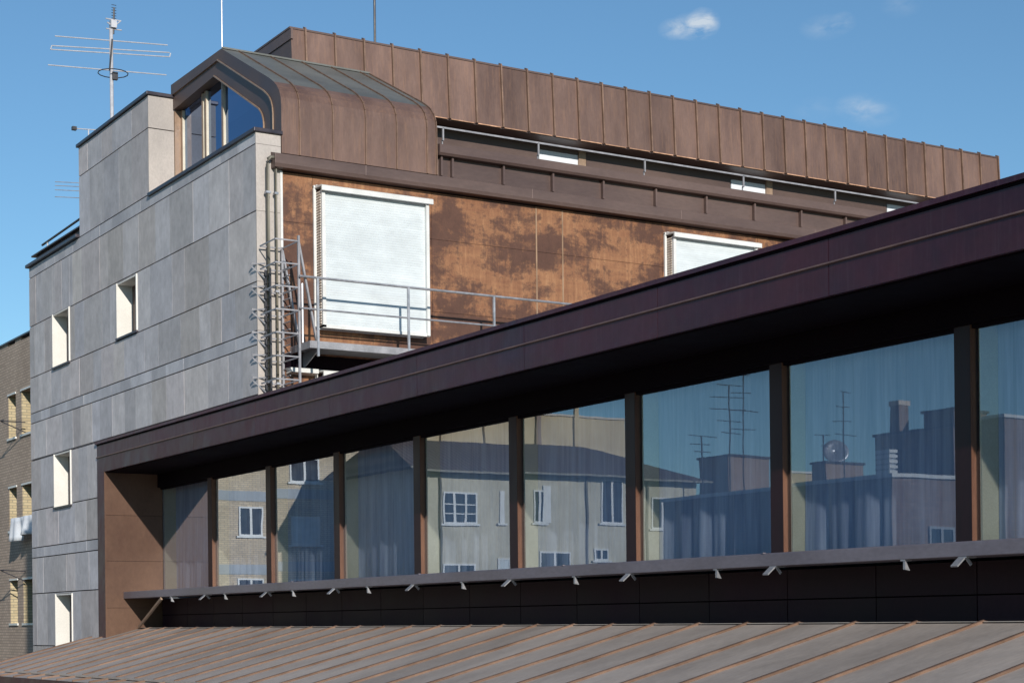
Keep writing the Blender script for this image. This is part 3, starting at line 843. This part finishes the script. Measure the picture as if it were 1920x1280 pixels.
# ------------------------------------------------------------------ aerials
def yagi_label(t, l): t['label'] = l
an = thing('roof_aerial', (14, 40.9, 9.5), 'tall aluminium aerial mast with long horizontal dipoles above the high stone block', 'antenna')
AX = 14.0
def A(px, py, x=None):
    p = ray_on(px, py, 0, AX); return p
base = A(210, 218); topm = A(212, 52)
yA = base[1]
MB().tube([(AX, yA, 8.0), (AX, yA, A(210, 55)[2])], .045, 10).build('mast', 'antenna', an, smooth=True)
MB().tube([(AX+.06, yA, A(210, 62)[2]), (AX+.08, yA, A(214, 8)[2])], .022, 8).build('top_rod', 'blackpole', an)
def plane_pt(px, py):     # point on the Y=yA plane
    return ray_on(px, py, 1, yA)
def dip(p, q, r=.014):
    a, b = plane_pt(*p), plane_pt(*q); return MB().tube([a, b], r, 6)
dip((103, 68), (314, 85)).build('dipole', 'antenna', an)
m = dip((97, 86), (318, 99)); a, b, c, d = [plane_pt(*p) for p in ((97, 86), (95, 93), (318, 107), (320, 100))]
m.tube([a, b], .014, 6).tube([b, c], .014, 6).tube([c, d], .014, 6).build('folded_dipole', 'antenna', an)
dip((90, 122), (312, 141)).build('dipole', 'antenna', an)
cz = plane_pt(208, 100)
MB().bar(plane_pt(203, 134)-Vector((0, .1, 0)), plane_pt(208, 76)-Vector((0, .1, 0)), .035, .035).build('boom', 'blackpole', an)
ring = MB(); pr = plane_pt(216, 136); R_ = .36
ring.tube([(pr[0]-.02+R_*math.cos(k/14*2*math.pi), yA+.1+R_*math.sin(k/14*2*math.pi), pr[2]) for k in range(15)], .012, 6); ring.build('ring_aerial', 'blackpole', an)
m = MB()
for (p, q) in (((198, 35), (227, 40)), ((199, 54), (228, 57)), ((201, 42), (212, 50)), ((226, 40), (214, 50))):
    m.tube([plane_pt(*p), plane_pt(*q)], .016, 6)
p_ = plane_pt(212, 44); m.box(p_[0]-.07, p_[0]+.07, yA-.08, yA+.08, p_[2]-.12, p_[2]+.06); m.build('small_aerial', 'antenna', an)
m = MB()
for k in range(7):
    p_ = plane_pt(213.5, 10+k*5); m.tube([(p_[0]-.06, yA, p_[2]), (p_[0]+.06, yA, p_[2])], .008, 5)
m.build('director', 'blackpole', an)
p_ = plane_pt(215, 145); MB().box(p_[0]-.08, p_[0]+.05, yA-.1, yA, p_[2]-.08, p_[2]+.1).build('amplifier_box', 'blackpole', an)

an2 = thing('roof_aerial', (13, 40, 9), 'small T-shaped aerial just above the coping of the high stone block', 'antenna')
AX = 13.0; yA = ray_on(165, 250, 0, AX)[1]
m = MB().tube([plane_pt(137, 241), plane_pt(182, 244)], .013, 6); m.build('boom', 'antenna', an2)
MB().tube([(plane_pt(166, 243)[0], yA, 8.5), plane_pt(166, 243)], .016, 6).build('mast', 'antenna', an2)
p_ = plane_pt(139, 241); MB().box(p_[0]-.05, p_[0]+.05, yA-.05, yA+.05, p_[2]-.04, p_[2]+.04).build('end_cap', 'blackpole', an2)

an3 = thing('roof_aerial', (18, 56, 6), 'faint comb aerial with four thin bars left of the high stone block', 'antenna')
AX = 20.0; yA = ray_on(150, 350, 0, AX)[1]
for yy in (341, 348, 356, 369):
    MB().tube([plane_pt(103, yy), plane_pt(170, yy+3)], .014, 6).build('bar', 'steel', an3)
MB().tube([(plane_pt(152, 350)[0], yA, -2), plane_pt(152, 330)], .03, 6).build('mast', 'steel', an3)

wp = ray_on(416.5, 92, 0, 13.0); tp = ray_on(415.5, -12, 0, 13.0)
w1 = thing('whip_mast', (13, wp[1], 9.8), 'thin white pole rising from the peak of the dormer', 'mast')
MB().tube([(13, wp[1], 9.0), (13, wp[1], tp[2]+.4)], .014, 8).build('pole', 'steel', w1)
wp = ray_on(703, 80, 1, 31.5)
w2 = thing('whip_mast', (wp[0], 31.5, 10.8), 'thin dark pole standing on the long copper penthouse', 'mast')
MB().tube([(wp[0], 31.5, 10.8), (wp[0], 31.5, wp[2]+1.6)], .026, 8).build('pole', 'blackpole', w2)

# ------------------------------------------------------------------ neighbour building on the left edge
XN = 15.9
nb = thing('brick_apartment_block', (18, 58, GZ), 'grey-brown brick block with narrow windows behind the left edge of the stone building', 'building')
nw = []
for kz in range(-3, 3):
    for (p0, p1) in ((15.5, 29.5), (40, 60)):
        ya, yb = ray_on(p0, 740, 0, XN)[1], ray_on(p1, 740, 0, XN)[1]
        nw.append((yb, ya, 6.12+3.0*(kz-1)*1.0, 7.5+3.0*(kz-1)))
    nw.append((62.5, 63.4, 6.12+3.0*(kz-1), 7.5+3.0*(kz-1)))
ztop = 9.22
nm = MB()
ysn = sorted(set([46, 75]+[v for w in nw for v in w[:2]])); zsn = sorted(set([GZ, ztop]+[min(v, ztop) for w in nw for v in w[2:]]))
for a, b in zip(ysn, ysn[1:]):
    for c, d in zip(zsn, zsn[1:]):
        ym, zm = (a+b)/2, (c+d)/2
        if any(w[0] < ym < w[1] and w[2] < zm < w[3] for w in nw): continue
        nm.box(XN, XN+.5, a, b, c, d)
nm.box(XN+.5, XN+.6, 46, 75, GZ, ztop-.05); nm.box(XN+.6, XN+9, 46, 75, GZ, ztop-.1)
nm.build('wall', 'brick_grey', nb)
MB().box(XN-.06, XN+.3, 46, 75, ztop, ztop+.05).build('parapet_coping', 'coping', nb)
for (a, b, c, d) in nw:
    if c > ztop-1: continue
    f = MB().box(XN+.005, XN+.34, b-.02, b-.0, c, d-.01, 0).build('window', 'brick_yellow', nb)
    MB().box(XN+.3, XN+.34, a+.0, b-.021, c, d, 0).build('pane', 'roomglass', f)
    MB().box(XN-.05, XN+.3, a-.06, b+.06, c-.07, c-.002, 0).build('sill', 'white', f)
    MB().box(XN-.03, XN+.02, a-.04, b+.04, d+.002, d+.06, 0).build('lintel', 'white', f)
# clothes lines on brackets and the hanging washing
for (pz, nm_) in ((810, 'upper'), (1085, 'lower')):
    q = ray_on(34, pz-12, 0, XN)
    t = thing('clothes_bracket', (XN, q[1], q[2]), 'thin dark clothes-line arm sticking out under the %s pair of brick block windows' % nm_, 'clothes line')
    m = MB(); m.tube([(XN-.02, q[1]-.9, q[2]+.02), (XN-.75, q[1]-.6, q[2]+.06)], .02, 6).tube([(XN-.02, q[1]-.9, q[2]-.3), (XN-.7, q[1]-.6, q[2]+.04)], .02, 6)
    m.build('arm', 'blackpole', t); MB().tube([(XN-.72, q[1]+.9, q[2]+.06), (XN-.72, q[1]-1.0, q[2]+.06)], .012, 6).build('line', 'blackpole', t)
q = ray_on(42, 972, 0, XN-.3)
ls = MB()
L0, L1 = ray_on(22, 975, 0, XN-.35)[1], ray_on(62, 962, 0, XN-.35)[1]
zt0 = ray_on(42, 968, 0, XN-.35)[2]
n = 26
def lp(i, t):
    u = i/n; y = L0+(L1-L0)*u; w_ = .09*math.sin(u*11)+.04*math.sin(u*29)
    drop = (.66+.08*math.sin(u*5+.6)) * t
    x = XN-.36-w_*(.3+t)
    return (x, y, zt0-drop)
for i in range(n):
    for t in range(5):
        ls.face([lp(i, t/5), lp(i+1, t/5), lp(i+1, (t+1)/5), lp(i, (t+1)/5)])
lo = ls.build('hanging_washing', 'cloth', smooth=True); tag(lo, 'white washing hung out below a window of the brick block', 'laundry')
md = lo.modifiers.new('thick', 'SOLIDIFY'); md.thickness = .02

# ------------------------------------------------------------------ buildings across the court, which the glass reflects
def MR(px, py, Yp):      # place seen in the glass at a photo pixel, on the plane Y=Yp, brought back to the real side
    p = ray_on(px, py, 1, Yp); return Vector((2*XG-p.x, p.y, p.z))

def court_box(name, label, px_c, py_top, Yb, px_r, Ly, wall, pxl=None, top=None, roofmat='coping', windows=()):
    c = MR(px_c, py_top, Yb); r = MR(px_r, py_top, Yb)
    if pxl: Ly = ray_on(pxl, py_top, 0, 2*XG-c.x)[1]-Yb
    t = thing(name, ((c.x+r.x)/2, Yb+Ly/2, GZ), label, 'building')
    x0, x1, zt_ = min(c.x, r.x), max(c.x, r.x), c.z
    w = MB().box(x0, x1, Yb, Yb+Ly, GZ, zt_); w.build('wall', wall, t)
    MB().box(x0-.08, x1+.08, Yb-.08, Yb+Ly+.08, zt_, zt_+.1).build('roof_edge', roofmat, t)
    return t, x0, x1, zt_

def reflected_window(t, px0, px1, py0, py1, Yb, kind='sash', mat='white'):
    a = MR(px0, py0, Yb); b = MR(px1, py1, Yb)
    x0, x1, z0, z1 = min(a.x, b.x), max(a.x, b.x), min(a.z, b.z), max(a.z, b.z)
    w = (x1-x0)
    m = MB(); f_ = .07
    Y0, Y1 = Yb-.05, Yb-.003
    m.box(x0, x1, Y0, Y1, z0, z0+f_).box(x0, x1, Y0, Y1, z1-f_, z1).box(x0, x0+f_, Y0, Y1, z0+f_, z1-f_).box(x1-f_, x1, Y0, Y1, z0+f_, z1-f_)
    if kind in ('sash', 'triple'):
        k = 2 if kind == 'sash' else 3
        for j in range(1, k): xm = x0+w*j/k; m.box(xm-.05, xm+.05, Y0, Y1, z0+f_, z1-f_)
    if kind == 'triple':
        for j in (.33, .62): zz_ = z0+(z1-z0)*j; m.box(x0+f_, x1-f_, Y0+.02, Y1, zz_-.02, zz_+.02)
    o = m.build('window', mat, t)
    MB().box(x0-.12, x1+.12, Yb-.1, Yb-.003, z0-.08, z0-.004).build('sill', 'white', o)
    MB().box(x0+f_, x1-f_, Y1-.02, Yb-.002, z0+f_, z1-f_).build('pane', {'blind': 'shutter'}.get(kind, 'roomglass'), o)

# buff brick block
YB = 69.0
tb_, bx0, bx1, bz = court_box('brick_apartment_block', 'buff brick block with white windows and grey bands, mirrored in the left panes', 330, 640, YB, 790, 14, 'brick')
for py_ in (918, 1056): 
    z = MR(450, py_, YB).z; MB().box(bx0, bx1, YB-.03, YB-.002, z-.42, z).build('floor_band', 'greywall', tb_)
z = MR(450, 780, YB).z; MB().box(bx0, bx1, YB-.03, YB-.002, z-.42, z).build('floor_band', 'greywall', tb_)
for (a, b, c, d, k) in ((449, 495, 947, 1003, 'sash'), (541, 597, 862, 910, 'sash'), (655, 690, 866, 912, 'sash'), (543, 598, 972, 1026, 'blind'), (655, 700, 974, 1026, 'blind'), (447, 497, 1082, 1130, 'sash'), (543, 600, 1090, 1140, 'sash'), (449, 495, 812, 862, 'sash'), (655, 700, 1090, 1140, 'sash')):
    reflected_window(tb_, a, b, c, d, YB, k)
# plaster house with hipped tile roof
YH = 61.0
c = MR(700, 884, YH); r = MR(1305, 900, YH); hx0, hx1, hz = r.x, MR(776, 884, YH).x, MR(1000, 889, YH).z
th = thing('plaster_house', ((hx0+hx1)/2, YH+4, GZ), 'stained plaster house with dark tiled hip roof, mirrored in the middle panes of the wing', 'building')
MB().box(hx0, hx1, YH, YH+7, GZ, hz-.02).build('wall', 'plaster', th)
ridge = MR(1000, 834, YH+3.5).z
e = .5
rfm = MB()
A0, A1, A2, A3 = (hx0-e, YH-e, hz), (hx1+e, YH-e, hz), (hx1+e, YH+7+e, hz), (hx0-e, YH+7+e, hz)
R0, R1 = (hx0+3.6, YH+3.5, ridge), (hx1-.2, YH+3.5, ridge)
for f_ in ((A0, A1, R1, R0), (A2, A3, R0, R1), (A0, R0, A3), (A1, A2, R1), (A0, A3, A2, A1)): rfm.face(f_)
rfm.build('roof', 'tiles', th)
MB().box(hx0-e, hx1+e, YH-e-.06, YH-e+.05, hz-.07, hz+.01).build('eaves_gutter', 'pipe', th)
for (a, b, c_, d, k) in ((832, 895, 920, 981, 'triple'), (938, 948, 918, 980, 'sash'), (1000, 1022, 920, 982, 'sash'), (1127, 1168, 900, 984, 'sash'), (1221, 1260, 930, 990, 'sash'), (832, 893, 1055, 1100, 'sash'), (935, 960, 1045, 1100, 'blind'), (1010, 1070, 1035, 1090, 'sash'), (1115, 1140, 1030, 1052, 'sash')):
    reflected_window(th, a, b, c_, d, YH, k)
a = MR(1016, 912, YH); b = MR(1032, 982, YH)
MB().box(b.x, a.x, YH-.06, YH-.003, b.z, a.z).build('open_shutter', 'white', th)
for px_ in (826, 1100, 1212):
    p0, p1 = MR(px_, 892, YH), MR(px_, 1100, YH); MB().tube([(p0.x, YH-.06, p0.z), (p0.x, YH-.06, p1.z-4)], .05, 6).build('drainpipe', 'pipe', th)
# tan block behind
tt, tx0, tx1, tz_ = court_box('tan_block', 'taller tan rendered block behind the tiled roof, mirrored in the middle panes', 560, 752, 78, 1172, 12, 'tanwall', roofmat='louvre')
for px_ in (830, 912, 1008, 1080): 
    p0 = MR(px_, 752, 78); MB().box(p0.x-.14, p0.x+.14, 77.85, 78-.003, GZ, p0.z-.02).build('pilaster', 'redbrown' if px_ == 1008 else 'tanwall', tt)
# low grey block with brick front
lb_ = court_box('low_block', 'low block with blue-grey side wall and brown brick front, mirrored in the right panes', 1676, 893, 34, 1812, 15.2, 'brick_red', 1243, roofmat='white')[0]
reflected_window(lb_, 1742, 1792, 985, 1030, 34, 'sash', 'greywall')
court_box('rooftop_block', 'dark flat-topped block with chimneys, mirrored right of centre in the glass', 1792, 800, 48, 1850, 10, 'brick_red', 1646)
court_box('rooftop_block', 'brown block with pale roof edge, mirrored in the last pane on the right', 1884, 778, 38, 2060, 6, 'brick_red', 1815, roofmat='white')
court_box('rooftop_block', 'small tan roof house mirrored behind the end of the tiled roof', 1366, 853, 62, 1442, 9, 'redbrown', 1311)
court_box('rooftop_block', 'tan roof terrace house below the dish, mirrored near the middle of the seventh pane', 1552, 868, 62, 1622, 8, 'redbrown', 1527)
court_box('rooftop_block', 'long low tan terrace wall mirrored behind the low block', 1480, 886, 66, 1575, 4, 'tanwall', 1470, roofmat='white')
# chimney, louvred box, dish, aerials on those roofs
court_box('rooftop_block', 'dark upper storey set back on the flat-topped block, mirrored right of centre', 1794, 768, 49, 1850, 3, 'brick_red', 1735)
p0 = MR(1740, 805, 50); p1 = MR(1760, 760, 50)
tc_ = thing('chimney', (p0.x, 50, p0.z-3), 'brick chimney on the dark flat-topped block mirrored in the glass', 'chimney')
MB().box(p0.x-.25, p0.x+.25, 51.2, 51.7, p0.z-2, p1.z+.1).build('stack', 'brick_red', tc_); MB().box(p0.x-.3, p0.x+.3, 51.15, 51.75, p1.z+.1, p1.z+.3).build('cap', 'louvre', tc_)
p0 = MR(1672, 893, 40); p1 = MR(1686, 842, 40)
tl_ = thing('vent_box', (p0.x, 40, p0.z), 'pale louvred ventilation box mirrored above the low block', 'vent')
m = MB(); z = p0.z-1
while z < p1.z: m.box(p1.x, p0.x, 40, 40.6, z, z+.1); z += .16
m.build('louvres', 'white', tl_); MB().box(p1.x+.03, p0.x-.03, 40.05, 40.55, p0.z-1, p1.z).build('casing', 'greywall', tl_)
dc = MR(1570, 848, 63)
td = thing('satellite_dish', (dc.x, 63, dc.z-1.2), 'round satellite dish mirrored above a tan roof house', 'satellite dish')
m = MB(); nn = 20; Rr = .62; dn = Vector((.5, -.75, .45)).normalized(); ua = dn.cross(Vector((0, 0, 1))).normalized(); ub = dn.cross(ua)
def dp(r_, k): return dc+ua*math.cos(k/nn*2*math.pi)*r_+ub*math.sin(k/nn*2*math.pi)*r_+dn*(r_*r_*.35)
for a_, b_ in ((.001, .2), (.2, .42), (.42, Rr)):
    for k in range(nn): m.face([dp(a_, k), dp(b_, k), dp(b_, k+1), dp(a_, k+1)])
dd = m.build('reflector', 'steel', td, smooth=True); mdd = dd.modifiers.new('thick', 'SOLIDIFY'); mdd.thickness = .03
MB().tube([tuple(dc), (dc.x, dc.y+.1, dc.z-1.6)], .05, 6).build('post', 'steel', td)
for i, (px_, pt, pb, Yp, nb_) in enumerate(((1316, 816, 870, 60, 3), (1367, 720, 860, 60, 5), (1393, 700, 870, 60, 4), (1585, 735, 870, 60, 4), (1547, 815, 870, 60, 2))):
    a, b = MR(px_, pt, Yp), MR(px_, pb, Yp)
    t = thing('roof_aerial', (a.x, Yp, b.z-2), ['short', 'tall many-barred', 'tall thin', 'tall cross-armed', 'small'][i]+' aerial mirrored against the sky in the %s' % ['sixth pane', 'middle of the sixth pane', 'right part of the sixth pane', 'seventh pane', 'left of the seventh pane'][i], 'antenna')
    MB().tube([(a.x, Yp, b.z-3), (a.x, Yp, a.z)], .03, 6).build('mast', 'blackpole', t)
    m = MB()
    for k in range(nb_):
        z = a.z-(a.z-b.z)*k/nb_*.8; L = rnd(.35, .95); m.tube([(a.x-L, Yp, z), (a.x+L, Yp+rnd(-.3, .3), z)], .018, 5)
    m.build('crossbar', 'blackpole', t)
